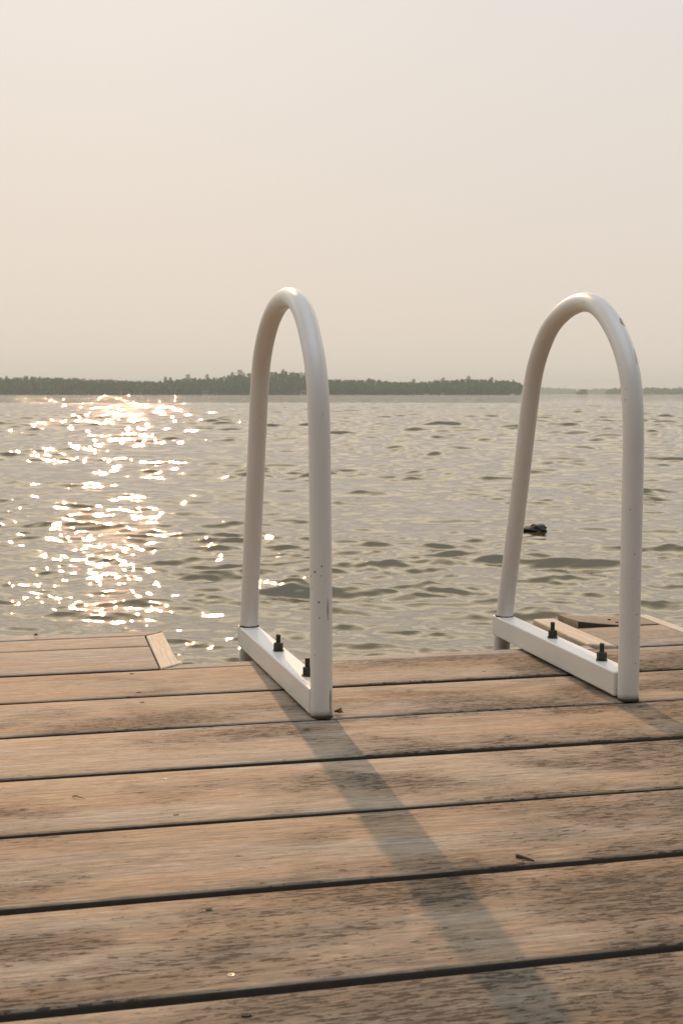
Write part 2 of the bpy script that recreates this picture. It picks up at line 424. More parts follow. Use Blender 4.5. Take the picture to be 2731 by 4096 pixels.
def plank_geo(V, F, x0, x1, y0, y1, z=0.0, th=0.036, r=0.0045, step=0.18, wob=0.0008, lift=None, mitre=None):
    """one board along x with rounded long edges; lift(x) raises it; mitre = (dx at x0 for far edge, dx at x1 for far edge)"""
    nx = max(2, int((x1 - x0) / step) + 1)
    prof = [(y0, z - th), (y0, z - r)]
    for k in range(1, 4):
        a = math.pi / 2 * k / 3
        prof.append((y0 + r - r * math.cos(a), z - r + r * math.sin(a)))
    ny = 5
    for k in range(1, ny):
        yy = y0 + r + (y1 - y0 - 2 * r) * k / ny
        prof.append((yy, z - 0.0009 * math.sin(math.pi * k / ny)))
    for k in range(3, 0, -1):
        a = math.pi / 2 * k / 3
        prof.append((y1 - r + r * math.cos(a), z - r + r * math.sin(a)))
    prof += [(y1, z - r), (y1, z - th)]
    m = len(prof); b = len(V)
    ph = random.uniform(0, 6.28); ph2 = random.uniform(0, 6.28)
    for i in range(nx):
        u = i / (nx - 1)
        for (yy, zz) in prof:
            f = (yy - y0) / (y1 - y0)
            xa = x0 + (mitre[0] * f if mitre else 0); xb = x1 + (mitre[1] * f if mitre else 0)
            x = xa + (xb - xa) * u
            w_ = wob * math.sin(x * 2.1 + ph) + wob * 0.6 * math.sin(x * 5.3 + ph2)
            V.append((x, yy + w_, zz + w_ * 0.6 + (lift(x, f) if lift else 0)))
    for i in range(nx - 1):
        for j in range(m):
            j2 = (j + 1) % m
            F.append((b + i * m + j, b + i * m + j2, b + (i + 1) * m + j2, b + (i + 1) * m + j))
    F.append(tuple(b + j for j in range(m - 1, -1, -1)))
    F.append(tuple(b + (nx - 1) * m + j for j in range(m)))

def board_obj(name, mat, boards):
    V, F = [], []
    for a_, kw in boards: plank_geo(V, F, *a_, **kw)
    o = link(name, V, F, mat, dock)
    bm = bmesh.new(); bm.from_mesh(o.data); bmesh.ops.recalc_face_normals(bm, faces=bm.faces); bm.to_mesh(o.data); bm.free()
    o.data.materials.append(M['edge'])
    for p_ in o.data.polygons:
        if abs(p_.normal.z) < 0.55 and abs(p_.normal.y) > 0.6: p_.material_index = 1  # upright long sides get the painted gap shade
    o.data.polygons.foreach_set('use_smooth', [True] * len(o.data.polygons))
    try: o.data.set_sharp_from_angle(angle=R(50))
    except Exception: pass
    return o

far_edges = [2.8290, 2.5755, 2.3134, 2.0513, 1.7805, 1.5166, 1.2520]
while far_edges[-1] > -1.6: far_edges.append(far_edges[-1] - 0.2645)
GAP = 0.0158
boards = []
for i in range(len(far_edges) - 1):
    boards.append(((-3.2, 3.6, far_edges[i + 1] + GAP, far_edges[i]), dict(z=random.uniform(-0.0008, 0.0006))))
decking = board_obj('decking', M['deck'], boards)

left_bay = board_obj('bay_decking', M['bay'], [
    ((-3.2, 0.2495, 2.8430, 3.0995), {}),
    ((-3.2, 0.2495, 3.1105, 3.2440), {})])
left_bay['label'] = 'plain bay boards on the left of the notch'
right_bay = board_obj('bay_decking', M['bay'], [((1.3385, 1.5715, 2.8430, 3.0960), {})])
right_bay['label'] = 'short greyish bay board between two pale trims'
def up(x, f): return 0.0150 * max(0.0, 1 - (x - 1.345) / 0.15) ** 1.4 * (1.1 - 0.35 * f)
loose = board_obj('loose_plank', M['bay'], [((1.3470, 1.5715, 3.1080, 3.2420), dict(lift=up, step=0.012, r=0.003))])
loose['label'] = 'narrow plank with one end lifted above its neighbours'

# rim boards lie flat along the dock's outer edge
board_obj('rim_board', M['rim'], [((0.2585, 1.2705, 2.8335, 2.8790), dict(mitre=(0.0445, 0.0)))])
board_obj('rim_board', M['rim'], [((-3.2, 0.2530, 3.2490, 3.2950), dict(mitre=(0.0, 0.0460)))])
board_obj('rim_board', M['rim'], [((1.6105, 3.6, 2.8335, 2.8790), {})])

def flat_board(name, mat, poly, z0, z1, lab=None, bev=0.003):
    n = len(poly)
    V = [(x, y, z0) for x, y in poly] + [(x, y, z1) for x, y in poly]
    F = [tuple(range(n - 1, -1, -1)), tuple(range(n, 2 * n))] + [(i, (i + 1) % n, n + (i + 1) % n, n + i) for i in range(n)]
    o = link(name, V, F, mat, dock); soften(o, bev, 3)
    if lab: o['label'] = lab
    return o
flat_board('trim_board', M['trim'], [(0.2535, 2.8375), (0.2985, 2.8815), (0.2985, 3.2820), (0.2535, 3.2360)], -0.040, 0.0012, 'pale trim board at the end of the plain bay')
flat_board('trim_board', M['trim'], [(1.2740, 2.8840), (1.3345, 2.8450), (1.3345, 3.2400), (1.2740, 3.2400)], -0.034, 0.0025, 'pale thick trim board beside the lifted plank', 0.005)
flat_board('trim_board', M['trim'], [(1.5755, 2.8450), (1.6065, 2.8450), (1.6065, 3.2440), (1.5755, 3.2440)], -0.040, 0.0015, 'pale trim board at the outer corner of the small bay')

def box(name, x0, x1, y0, y1, z0, z1, mat, parent=dock):
    V = [(x, y, z) for z in (z0, z1) for y in (y0, y1) for x in (x0, x1)]
    F = [(0, 2, 3, 1), (4, 5, 7, 6), (0, 1, 5, 4), (2, 6, 7, 3), (0, 4, 6, 2), (1, 3, 7, 5)]
    return link(name, V, F, mat, parent)
# frame under the boards
for x in (-2.6, -1.7, -0.75, 0.187, 1.08, 2.0, 2.9):
    box('joist', x - 0.020, x + 0.020, -1.6, 2.826, -0.20, -0.0375, M['joist'])
box('fascia_board', 0.300, 1.272, 2.836, 2.870, -0.21, -0.0385, M['joist'])
box('fascia_board', -3.2, 0.296, 3.250, 3.286, -0.21, -0.042, M['joist'])
box('fascia_board', 0.262, 0.296, 2.842, 3.248, -0.21, -0.0425, M['joist'])
box('fascia_board', 1.282, 1.316, 2.850, 3.200, -0.21, -0.0385, M['joist'])
box('fascia_board', 1.282, 1.606, 3.206, 3.236, -0.21, -0.0425, M['joist'])
box('fascia_board', 1.576, 1.604, 2.842, 3.203, -0.21, -0.0425, M['joist'])
box('fascia_board', 1.612, 3.6, 2.838, 2.870, -0.21, -0.0385, M['joist'])
box('light_block_sheet', -3.1, 3.5, -1.6, 2.80, -0.245, -0.215, M['joist'])  # added sheet blocking light off the water so the deck gaps stay black
for (x, y) in ((0.05, 3.16), (1.46, 3.10), (-1.6, 3.1), (2.6, 2.7), (0.05, 0.2), (2.4, 0.2)):
    V, F = tube([(x, y, -1.5), (x, y, -0.25)], 0.055, 14)
    link('dock_post', V, F, M['joist'], dock)

# nail heads and two bright screws
def disc_geo(rad, hgt, dish):
    V, F = [], []
    rings = [(rad, -0.004), (rad, hgt * 0.5), (rad * 0.86, hgt), (rad * 0.35, hgt - dish), (rad * 0.30, hgt - dish * 2.2)]
    n = 12
    for rr, zz in rings:
        for k in range(n): V.append((rr * math.cos(6.2832 * k / n), rr * math.sin(6.2832 * k / n), zz))
    for i in range(len(rings) - 1):
        for k in range(n):
            F.append((i * n + k, i * n + (k + 1) % n, (i + 1) * n + (k + 1) % n, (i + 1) * n + k))
    F.append(tuple((len(rings) - 1) * n + k for k in range(n)))
    return V, F
nails = [(.1879, 2.8031), (.1892, 2.6227), (.1894, 2.5344), (.1895, 2.357), (.1879, 2.2696), (.1876, 2.0923), (.1824, 1.8306), (.1853, 1.7435),
         (.1841, 1.4774), (.1862, 1.2096), (.9334, 2.6536)]
proto = None
for (x, y) in nails:
    if proto is None:
        V, F = disc_geo(0.0042, 0.0004, 0.0002); proto = nl = link('nail', V, F, M['nail'], decking)
    else:
        nl = proto.copy(); col.objects.link(nl); nl.parent = decking
    nl.location = (x, y, -0.0004); nl.scale = (random.uniform(0.9, 1.25), random.uniform(0.8, 1.0), 1)
for (x, y), par in (((1.4695, 3.1879), loose), ((1.4716, 3.1444), loose)):
    nl = proto.copy(); col.objects.link(nl); nl.parent = par; nl.location = (x, y, 0.0015 + up(x, 0.5))
sproto = None
for (x, y), par, s_ in (((.1838, 2.0106), decking, .5), ((.1836, 1.5604), decking, .5), ((.1844, 1.2996), decking, .66), ((.1906, 3.0656), left_bay, .5),
                        ((.192, 2.8848), left_bay, .5), ((1.468, 2.8874), right_bay, .6)):
    if sproto is None:
        V, F = disc_geo(0.0062, 0.0010, 0.0006); sproto = nl = link('screw', V, F, M['screw'], par)
    else:
        nl = sproto.copy(); col.objects.link(nl); nl.parent = par
    nl.location = (x, y, -0.0006); nl.scale = (s_, s_, 0.8)

# ------------------------------------------------------------------ ladder with two arched rails
ladder = empty('dock_ladder', (0.262, 2.4711, 0))
tag(ladder, 'white metal dock ladder with two tall arched handrails bolted to the boards', 'ladder')
L0 = Vector(ladder.location)
RAD = 0.0205
profL = [(0.001, -0.001), (0.002, 0.12), (0.004, 0.24), (0.008, 0.36), (0.012, 0.48), (0.017, 0.5885), (0.0386, 0.6426), (0.0533, 0.6723), (0.0791, 0.7028), (0.1048, 0.7338),
         (0.1488, 0.7665), (0.205, 0.7865), (0.262, 0.7925), (0.318, 0.789), (0.3686, 0.7803), (0.4391, 0.7510), (0.4802, 0.7188), (0.5125, 0.6854), (0.5337, 0.6509), (0.5534, 0.5861),
         (0.580, 0.475), (0.606, 0.37), (0.634, 0.26), (0.6607, 0.148), (0.679, 0.054), (0.699, -0.05), (0.728, -0.20), (0.757, -0.35), (0.786, -0.50), (0.835, -0.75), (0.884, -1.0)]
profR = [(-0.0116, -0.001), (-0.012, 0.12), (-0.0125, 0.24), (-0.013, 0.36), (-0.0134, 0.45), (-0.0134, 0.54), (-0.0022, 0.6076), (0.0106, 0.6447), (0.0332, 0.6823), (0.0682, 0.7210),
         (0.1205, 0.7616), (0.172, 0.7845), (0.224, 0.7925), (0.280, 0.789), (0.335, 0.777), (0.3895, 0.7565), (0.4216, 0.7369), (0.4645, 0.6957), (0.4946, 0.6529), (0.5118, 0.6091), (0.5358, 0.5271),
         (0.565, 0.417), (0.593, 0.317), (0.620, 0.222), (0.6477, 0.1272), (0.6685, 0.052), (0.692, -0.05), (0.727, -0.20), (0.762, -0.35), (0.797, -0.50), (0.855, -0.75), (0.913, -1.0)]

def smooth_path(pts, n=150, it=6):
    pts = [Vector((p[0], p[1])) for p in pts]
    out = []
    ext = [pts[0] * 2 - pts[1]] + pts + [pts[-1] * 2 - pts[-2]]
    for i in range(1, len(ext) - 2):
        p0, p1, p2, p3 = ext[i - 1:i + 3]
        for k in range(8):
            u = k / 8
            out.append(0.5 * ((2 * p1) + (p2 - p0) * u + (2 * p0 - 5 * p1 + 4 * p2 - p3) * u * u + (3 * p1 - p0 - 3 * p2 + p3) * u ** 3))
    out.append(pts[-1])
    for _ in range(40):
        out = [out[0]] + [(out[i - 1] + out[i] * 2 + out[i + 1]) / 4 for i in range(1, len(out) - 1)] + [out[-1]]
    return out

def rail(base, ang, prof, mat, lab, flip):
    base = Vector(base); ax = Vector((-math.sin(ang), math.cos(ang), 0)); side = Vector((ax.y, -ax.x, 0))
    off = base - L0
    P = [off + ax * p.x + Vector((0, 0, p.y)) for p in smooth_path(prof)]
    V, F = tube(P, RAD, 40)
    hr = link('handrail', V, F, mat, ladder, smooth=True); hr['label'] = lab
    hr.data.polygons[-1].use_smooth = False; hr.data.polygons[-2].use_smooth = False
    # square bar along the deck
    L = [p for p in prof if 0.04 < p[1] < 0.06 and p[0] > 0.3][0][0]
    w_, z0, z1 = 0.0232, 0.0035, 0.0525
    bm = bmesh.new()
    q = []
    for a_ in (0.004, L + 0.0255):
        for s_ in (-w_, w_):
            for z in (z0, z1): q.append(bm.verts.new(off + ax * a_ + side * s_ + Vector((0, 0, z))))
    for f in ((0, 1, 3, 2), (4, 6, 7, 5), (0, 4, 5, 1), (2, 3, 7, 6), (1, 5, 7, 3), (0, 2, 6, 4)): bm.faces.new([q[i] for i in f])
    bar = link_bm('base_bar', bm, mat, ladder); soften(bar, 0.0035, 3)
    # weld beads
    def bead(pts, r0):
        rr = [r0 * random.uniform(0.7, 1.35) for _ in pts]
        v, f = tube(pts, rr, 8)
        link('weld_seam', v, f, M['weld'], bar, smooth=True)
    ringp = [p for p in P if abs((p - off).z - 0.0535) < 0.02 and (p - off).dot(ax) > 0.3][0]
    ctr = off + ax * (L) + Vector((0, 0, 0.0533))
    bead([ctr + (ax * math.cos(2 * math.pi * k / 36) + side * math.sin(2 * math.pi * k / 36)) * (RAD + 0.0004) for k in range(37)], 0.0021)
    for s_ in (-1, 1):
        bead([off + ax * 0.0125 + side * s_ * 0.0200 + Vector((random.uniform(-.0003, .0003), 0, 0.003 + 0.049 * k / 22)) for k in range(23)], 0.0012)
    bead([off + (ax * -math.cos(math.pi * (k / 24 - .5)) + side * math.sin(math.pi * (k / 24 - .5))) * (RAD - 0.0002) + ax * prof[0][0] + Vector((0, 0, 0.0006)) for k in range(25)], 0.0012)
    return base, ax, side, off, bar

def bolt(off, ax, side, a_, s_, bar, turn):
    c = off + ax * a_ + side * s_ + Vector((0, 0, 0.0528))
    V, F = tube([c + Vector((0, 0, z)) for z in (0.0, 0.0004, 0.0026, 0.0030)], [0.0108, 0.0116, 0.0116, 0.0109], 26)
    link('washer', V, F, M['bolt'], bar)
    V, F = [], []
    zz = [(0.0032, 0.88), (0.0042, 1.0), (0.0165, 1.0), (0.0178, 0.86)]
    for z, k_ in zz:
        for k in range(6):
            a = math.pi / 3 * k + turn
            V.append(c + Vector((math.cos(a) * 0.0104 * k_, math.sin(a) * 0.0104 * k_, z)))
    for i in range(3):
        for k in range(6): F.append((i * 6 + k, i * 6 + (k + 1) % 6, i * 6 + 6 + (k + 1) % 6, i * 6 + 6 + k))
    F.append((5, 4, 3, 2, 1, 0)); F.append(tuple(18 + k for k in range(6)))
    link('nut', V, F, M['bolt'], bar)
    n = 26
    V, F = tube([c + Vector((0, 0, 0.017 + 0.0185 * i / n)) for i in range(n + 1)], [0.0046 if i % 2 else 0.0053 for i in range(n)] + [0.0043], 16)
    link('bolt', V, F, M['bolt'], bar)

baseL, baseR = (-0.0369, 2.3977, 0.0005), (0.5609, 2.5445, 0.0005)
mL = paint('white_rail_enamel', [((baseL[0] - L0.x, baseL[1] - L0.y - RAD, 0.0), (0.05, 0.03, 0.006), (0.10, 0.07, 0.04), 0.7),
                                 ((baseL[0] - L0.x - 0.0045, baseL[1] - L0.y - 0.0200, 0.356), (0.0021, 0.006, 0.0023), (0.03, 0.025, 0.02), 0.95),
                                 ((baseL[0] - L0.x + 0.0060, baseL[1] - L0.y - 0.0180, 0.302), (0.0013, 0.006, 0.0016), (0.05, 0.04, 0.03), 0.9),
                                 ((baseL[0] - L0.x + 0.0118, baseL[1] - L0.y - 0.0150, 0.205), (0.0022, 0.008, 0.022), (0.16, 0.14, 0.12), 0.6),
                                 ((baseL[0] - L0.x + 0.0165, baseL[1] - L0.y - 0.0110, 0.030), (0.0024, 0.010, 0.026), (0.14, 0.10, 0.06), 0.7)])
mR = paint('white_rail_enamel_worn', [((baseR[0] - L0.x, baseR[1] - L0.y - RAD, 0.0), (0.05, 0.03, 0.006), (0.10, 0.07, 0.04), 0.7),
                                      ((0.2945, 0.1445, 0.742), (0.0085, 0.022, 0.016), (0.15, 0.14, 0.10), 0.97),
                                      ((0.3075, 0.086, 0.664), (0.0035, 0.016, 0.038), (0.26, 0.25, 0.24), 0.6),
                                      ((baseR[0] - L0.x + 0.0125, baseR[1] - L0.y - 0.0150, 0.066), (0.0030, 0.010, 0.013), (0.06, 0.045, 0.03), 0.85)])
for base, ang, prof, mat, lab, tn in ((baseL, R(15.45), profL, mL, 'left arched handrail seen nearly edge on', 0.2), (baseR, R(13.75), profR, mR, 'right arched handrail with a scraped patch near its top', 0.5)):
    b, ax, side, off, bar = rail(base, ang, prof, mat, lab, 0)
    for a_ in (0.113, 0.370): bolt(off, ax, side, a_, 0.001, bar, tn + a_ * 3)
# treads below, joining the two rails
axL = Vector((-math.sin(R(15.45)), math.cos(R(15.45)), 0)); axR = Vector((-math.sin(R(13.75)), math.cos(R(13.75)), 0))
for aL, aR, z in ((0.742, 0.745, -0.27), (0.796, 0.809, -0.55)):
    pL = Vector(baseL) - L0 + axL * aL; pR = Vector(baseR) - L0 + axR * aR
    d_ = (pR - pL).normalized(); nrm = Vector((-d_.y, d_.x, 0))
    bm = bmesh.new(); q = []
    for p, sg in ((pL, 0.015), (pR, -0.015)):
        for y_ in (-0.045, 0.045):
            for zz in (-0.012, 0.012): q.append(bm.verts.new(p + d_ * sg + nrm * y_ + Vector((0, 0, z + zz))))
    for f in ((0, 1, 3, 2), (4, 6, 7, 5), (0, 4, 5, 1), (2, 3, 7, 6), (1, 5, 7, 3), (0, 2, 6, 4)): bm.faces.new([q[i] for i in f])
    soften(link_bm('tread', bm, mL, ladder), 0.004)

# ------------------------------------------------------------------ small litter on the boards
def leaf(name, loc, rz, size, label, curl=0.35, mat=None, group=None):
    V, F = [], []
    nu, nv = 10, 6
    for i in range(nu + 1):
        u = i / nu; half = 0.30 * math.sin(math.pi * u ** 0.85) * (1 - 0.15 * math.sin(u * 19)) + 0.015
        for j in range(nv + 1):
            vv = (j / nv - 0.5) * 2
            V.append(((u - 0.5) * size, vv * half * size, size * (curl * (vv * half) ** 2 * 4 + 0.20 * (u - 0.45) ** 2 + 0.03 * math.sin(9 * u + 3 * vv)) + size * 0.05))
    for i in range(nu):
        for j in range(nv):
            a = i * (nv + 1) + j; F.append((a, a + 1, a + nv + 2, a + nv + 1))
    o = link(name, V, F, mat or M['leaf'], smooth=True)
    sm = o.modifiers.new('thickness', 'SOLIDIFY'); sm.thickness = size * 0.02
    o.location = loc; o.rotation_euler = (0.1, -0.08, rz)
    return tag(o, label, 'leaf', group)
leaf('dry_leaf', (-0.0045, 2.413, 0.002), R(-35), 0.021, 'curled brown dry leaf beside the foot of the left handrail', 0.9)
def twig(name, pts, r0, label, loc):
    rr = [r0 * (1 - 0.55 * i / (len(pts) - 1)) * random.uniform(0.8, 1.2) for i in range(len(pts))]
    V, F = tube(pts, rr, 8); o = link(name, V, F, M['twig'], smooth=True); o.location = loc
    return tag(o, label, 'twig')
twig('twig', [(-0.0110, 0.0070, 0.0022), (-0.0090, 0.0058, 0.0026), (-0.003, 0.0018, 0.0022), (0.004, -0.0032, 0.0018), (0.010, -0.0080, 0.0005)], 0.0028,
     'short brown twig stub caught at a gap between boards in front of the rails', (0.238, 1.645, 0.0))
p = Vector((0.0489 * math.cos(A) - 1.9402 * math.sin(A), 0.0489 * math.sin(A) + 1.9402 * math.cos(A), 0.0))
twig('twig', [(-0.010, 0.006, 0.001), (-0.004, 0.003, 0.0030), (0.003, -0.002, 0.0018), (0.010, -0.004, 0.001)], 0.0010, 'thin reddish pine needle twig lying on a board near the left frame edge', p)
p = Vector((-0.012 * math.cos(A) - 3.285 * math.sin(A), -0.012 * math.sin(A) + 3.285 * math.cos(A), 0.0))
leaf('dry_leaf', (p.x, p.y, 0.003), R(30), 0.014, 'tiny dry leaf scrap on the outer rim of the left bay', 0.8)

# ------------------------------------------------------------------ rock in the water
bm = bmesh.new(); bmesh.ops.create_icosphere(bm, subdivisions=4, radius=1.0)
from mathutils import noise as mn
for v in bm.verts:
    n_ = mn.noise(v.co * 1.7) * 0.34 + mn.noise(v.co * 4.0) * 0.14
    v.co *= 1 + n_
    v.co.x *= 0.105; v.co.y *= 0.085; v.co.z *= 0.042
    if v.co.x < 0: v.co.z *= 0.72 + 0.28 * math.exp(v.co.x * 9)
rk = link_bm('rock', bm, M['rock'], smooth=True); rk.location = (1.475, 9.95, WATER + 0.015)
tag(rk, 'small dark wet rock breaking the water inside the right handrail', 'rock')

# ------------------------------------------------------------------ far shores
F_PX, CXP, HOR = 5230.0, 1365.5, 1575.0
def shore_xy(u, dist): return ((u - CXP) / F_PX * dist, dist)

def leaf_cloud(centres, sizes, rs):
    """small randomly turned quads, one per leaf clump"""
    n = len(centres)
    a = rs.normal(size=(n, 3)); a /= np.linalg.norm(a, axis=1)[:, None]
    b = rs.normal(size=(n, 3)); b -= a * (a * b).sum(1)[:, None]; b /= np.linalg.norm(b, axis=1)[:, None]
    a = a * sizes[:, None]; b = b * sizes[:, None] * 0.8
    V = np.stack([centres - a - b, centres + a - b * 0.7, centres + a * 0.8 + b, centres - a * 0.7 + b], 1).reshape(-1, 3)
    F = np.arange(n * 4).reshape(-1, 4)
    return V, F

def mesh_np(name, V, F, mat, parent=None):
    me = bpy.data.meshes.new(name)
    me.vertices.add(len(V)); me.vertices.foreach_set('co', V.astype(np.float32).ravel())
    me.loops.add(F.size); me.loops.foreach_set('vertex_index', F.astype(np.int32).ravel())
    me.polygons.add(len(F)); me.polygons.foreach_set('loop_start', np.arange(0, F.size, F.shape[1], dtype=np.int32))
    me.update(calc_edges=True); me.materials.append(mat)
    o = bpy.data.objects.new(name, me); col.objects.link(o)
    if parent: o.parent = parent
    return o

def crown_pts(rs, n, x, y, zb, zt, rad, kind):
    u = rs.random(n); th = rs.random(n) * 2 * np.pi
    if kind == 'pine':
        tiers = np.floor(u * 7) / 7 + rs.random(n) * 0.10
        prof = (1 - tiers) ** 0.8 * (0.65 + 0.35 * np.sin(tiers * 21 + x))
        rr = rad * prof * np.sqrt(rs.random(n)) + 0.12
        zz = zb + (zt - zb) * np.clip(tiers + 0.03, 0, 1)
    else:
        zz = zb + (zt - zb) * u
        prof = np.sqrt(np.clip(1 - (2 * u - 0.9) ** 2 / 1.25, 0.02, 1))
        rr = rad * prof * (0.55 + 0.45 * np.sqrt(rs.random(n))) * (0.8 + 0.3 * np.sin(3 * th + x))
    return np.stack([x + rr * np.cos(th), y + rr * np.sin(th), zz], 1)

def woodland(name, label, dist, top, spacing, rows, rowgap, leaf, nleaf, seed, kind_mix=0.3, pad=0, hill_name='hill', hill_label=''):
    """a wooded shore: terrain rising from the water, trees of different kinds and heights on it"""
    rs = np.random.default_rng(seed)
    us = np.array([p[0] for p in top], float); ts = np.array([p[1] for p in top], float)
    x0, x1 = (us[0] - CXP) / F_PX * dist, (us[-1] - CXP) / F_PX * dist
    ztop = lambda x: np.interp((x / dist) * F_PX + CXP, us, CAM_H + (HOR - ts) / F_PX * dist)
    C, S = [], []
    for r_ in range(rows):
        y = dist + 4 + r_ * rowgap
        n = int((x1 - x0) / spacing)
        for i in range(n):
            x = x0 + (i + rs.random()) * spacing
            full = float(ztop(x))
            frac = min(1.0, 0.62 + 0.46 * r_ / max(1, rows - 1))
            zt = WATER + (full - WATER) * min(1.0, frac * rs.uniform(0.90, 1.05))
            zb = WATER + max(0.2, (full - WATER) * 0.9 * r_ / max(1, rows) * 0.55)
            pine = rs.random() < kind_mix
            rad = spacing * (rs.uniform(0.35, 0.55) if pine else rs.uniform(0.55, 0.95))
            k = int(nleaf * rs.uniform(0.8, 1.2))
            C.append(crown_pts(rs, k, x, y + rs.uniform(-1, 1) * rowgap * 0.4, zb, zt, rad, 'pine' if pine else 'round'))
            S.append(leaf * rs.uniform(0.6, 1.2, k))
    V, F = leaf_cloud(np.concatenate(C), np.concatenate(S), rs)
    o = mesh_np(name, V, F, M['broadleaf'])
    tag(o, label, 'forest', kind='stuff')
    # the ground under the trees
    nx, ny = 60, 8
    HV, HF = [], []
    for j in range(ny + 1):
        for i in range(nx + 1):
            x = x0 + (x1 - x0) * i / nx; v = j / ny
            y = dist + v * rows * rowgap * 1.5
            endf = min(1.0, 6 * min(i / nx, 1 - i / nx) + 0.05)
            z = WATER - 0.6 + (float(ztop(x)) * 0.55 * endf + 0.6) * math.sin(math.pi * min(1, v * 1.15) * 0.62) * (1 if v > 0 else 0)
            HV.append((x, y, z))
    for j in range(ny):
        for i in range(nx):
            a = j * (nx + 1) + i; HF.append((a, a + 1, a + nx + 2, a + nx + 1))
    h = link(hill_name, HV, HF, M['hill'], smooth=True)
    tag(h, hill_label, 'hill', kind='structure')
    return ztop

near_top = [(-500, 1512), (-300, 1500), (-120, 1510), (0, 1508), (60, 1506), (110, 1504), (150, 1509), (200, 1509), (250, 1509), (300, 1513), (350, 1516), (400, 1517), (450, 1519), (500, 1521), (560, 1523),
            (600, 1525), (640, 1521), (700, 1514), (760, 1510), (800, 1513), (850, 1504), (900, 1499), (950, 1491), (1000, 1489), (1040, 1487), (1080, 1485), (1130, 1483), (1160, 1484), (1200, 1487),
            (1250, 1494), (1320, 1514), (1370, 1518), (1430, 1518), (1500, 1514), (1560, 1524), (1600, 1527), (1660, 1526), (1700, 1526), (1760, 1521), (1800, 1519), (1850, 1515), (1900, 1516), (1950, 1517),
            (2000, 1519), (2050, 1521), (2090, 1527), (2120, 1538), (2140, 1560)]
zt_near = woodland('forest', 'hazy green mixed forest covering the nearest far shore', 1200.0, near_top, 4.6, 7, 9.0, 0.62, 170, 3, 0.14, hill_name='hill', hill_label='low wooded hill along the nearest far shore')
woodland('forest', 'grey green forest on the shore at the right edge', 2250.0, [(2436, 1573), (2446, 1558), (2470, 1551), (2520, 1549), (2580, 1549), (2620, 1550), (2680, 1552), (2740, 1552), (2900, 1550), (3100, 1556)],
         6.5, 4, 12.0, 1.15, 90, 5, 0.3, hill_name='hill', hill_label='low wooded point at the right edge')
woodland('forest', 'small clump of island trees inside the right handrail', 2050.0, [(2308, 1572), (2313, 1562), (2322, 1557), (2338, 1556), (2347, 1558), (2352, 1574)], 4.5, 3, 4.0, 0.9, 110, 6, 0.3, hill_name='island', hill_label='tiny wooded island inside the right handrail')
woodland('forest', 'pale bluish forest on the most distant shore', 3700.0, [(1900, 1556), (2080, 1550), (2165, 1549), (2220, 1551), (2280, 1554), (2350, 1557), (2400, 1554), (2450, 1556), (2560, 1554), (2750, 1557), (3200, 1552)],
         10.0, 4, 18.0, 1.8, 90, 8, 0.2, hill_name='hill', hill_label='most distant low hill, pale with haze')

# pines that stand above the rest
def pine(u, ytop, dist, label, seed, wide=1.0, group='pines rising above the far tree line', tall=9.0):
    rs = np.random.default_rng(seed)
    x, y = shore_xy(u, dist)
    zt = CAM_H + (HOR - ytop - 3.5) / F_PX * dist
    zb = max(WATER, zt - tall)
    e_ = empty('pine_tree', (x, y, zb)); tag(e_, label, 'tree', group)
    V, F = tube([(0, 0, -1.0), (0.06, 0, tall * 0.5), (0, 0.03, tall * 0.97)], [0.24, 0.15, 0.03], 7)
    link('trunk', V, F, M['bark'], e_)
    n = 460
    lv = rs.integers(0, 9, n); tt = lv / 9 + rs.random(n) * 0.045
    br = rs.integers(0, 5, n); th = br * 1.2566 + lv * 0.7 + rs.normal(0, 0.22, n)
    lay = rs.uniform(0.55, 1.15, (9, 5))[lv, br]
    rr = wide * 3.6 * (1 - tt * 0.84) ** 0.62 * lay * rs.random(n) ** 0.6
    C = np.stack([rr * np.cos(th), rr * np.sin(th), tall * (0.06 + 0.94 * tt) + rr * 0.12], 1)
    V, F = leaf_cloud(C, rs.uniform(0.20, 0.42, n), rs)
    mesh_np('crown', V, F, M['needles'], e_)
    return e_
for u, yt, d_, wd, lab in (
    (35, 1500, 1262, 0.9, 'thin dark pine at the left end of the far tree line'),
    (113, 1500, 1258, 1.5, 'broad rounded pine near the left end of the far tree line'),
    (135, 1502, 1262, 0.9, 'spiky pine right of the broad rounded pine at the left end'),
    (452, 1513, 1262, 0.8, 'small pine tip over the lowest dip of the near wooded shore'),
    (666, 1503, 1262, 1.1, 'dark pine at the left foot of the hill, left of the left handrail'),
    (686, 1505, 1258, 0.8, 'slim pine beside the dark pine at the left foot of the hill'),
    (756, 1494, 1262, 1.3, 'tall pointed pine halfway up the hill, left of the left handrail'),
    (832, 1493, 1262, 1.0, 'loose topped pine on the hill slope, left of the left handrail'),
    (963, 1476, 1262, 1.5, 'tallest round topped pine just left of the left handrail'),
    (932, 1485, 1258, 1.0, 'ragged pine beside the tallest round topped pine'),
    (1133, 1473, 1262, 0.9, 'single pine tip framed inside the left handrail'),
    (1475, 1509, 1262, 1.1, 'flat pine between the two handrails, nearest the left one'),
    (1652, 1512, 1262, 1.1, 'pointed pine between the two handrails above the white motorboat'),
    (1770, 1507, 1258, 1.4, 'dense rounded pine between the handrails, right of the motorboat'),
    (1737, 1517, 1262, 0.9, 'small pine just left of the dense rounded pine'),
    (1871, 1500, 1262, 1.2, 'highest pine between the two handrails'),
    (1962, 1505, 1262, 1.0, 'pine standing alone left of the right handrail'),
    (2048, 1515, 1262, 0.9, 'short pine next to the right handrail')):
    pine(u, yt, d_, lab, int(u) + 1, wd)
pine(2711, 1543, 2290, 'lone pine tip on the shore at the far right edge', 99, 1.5)

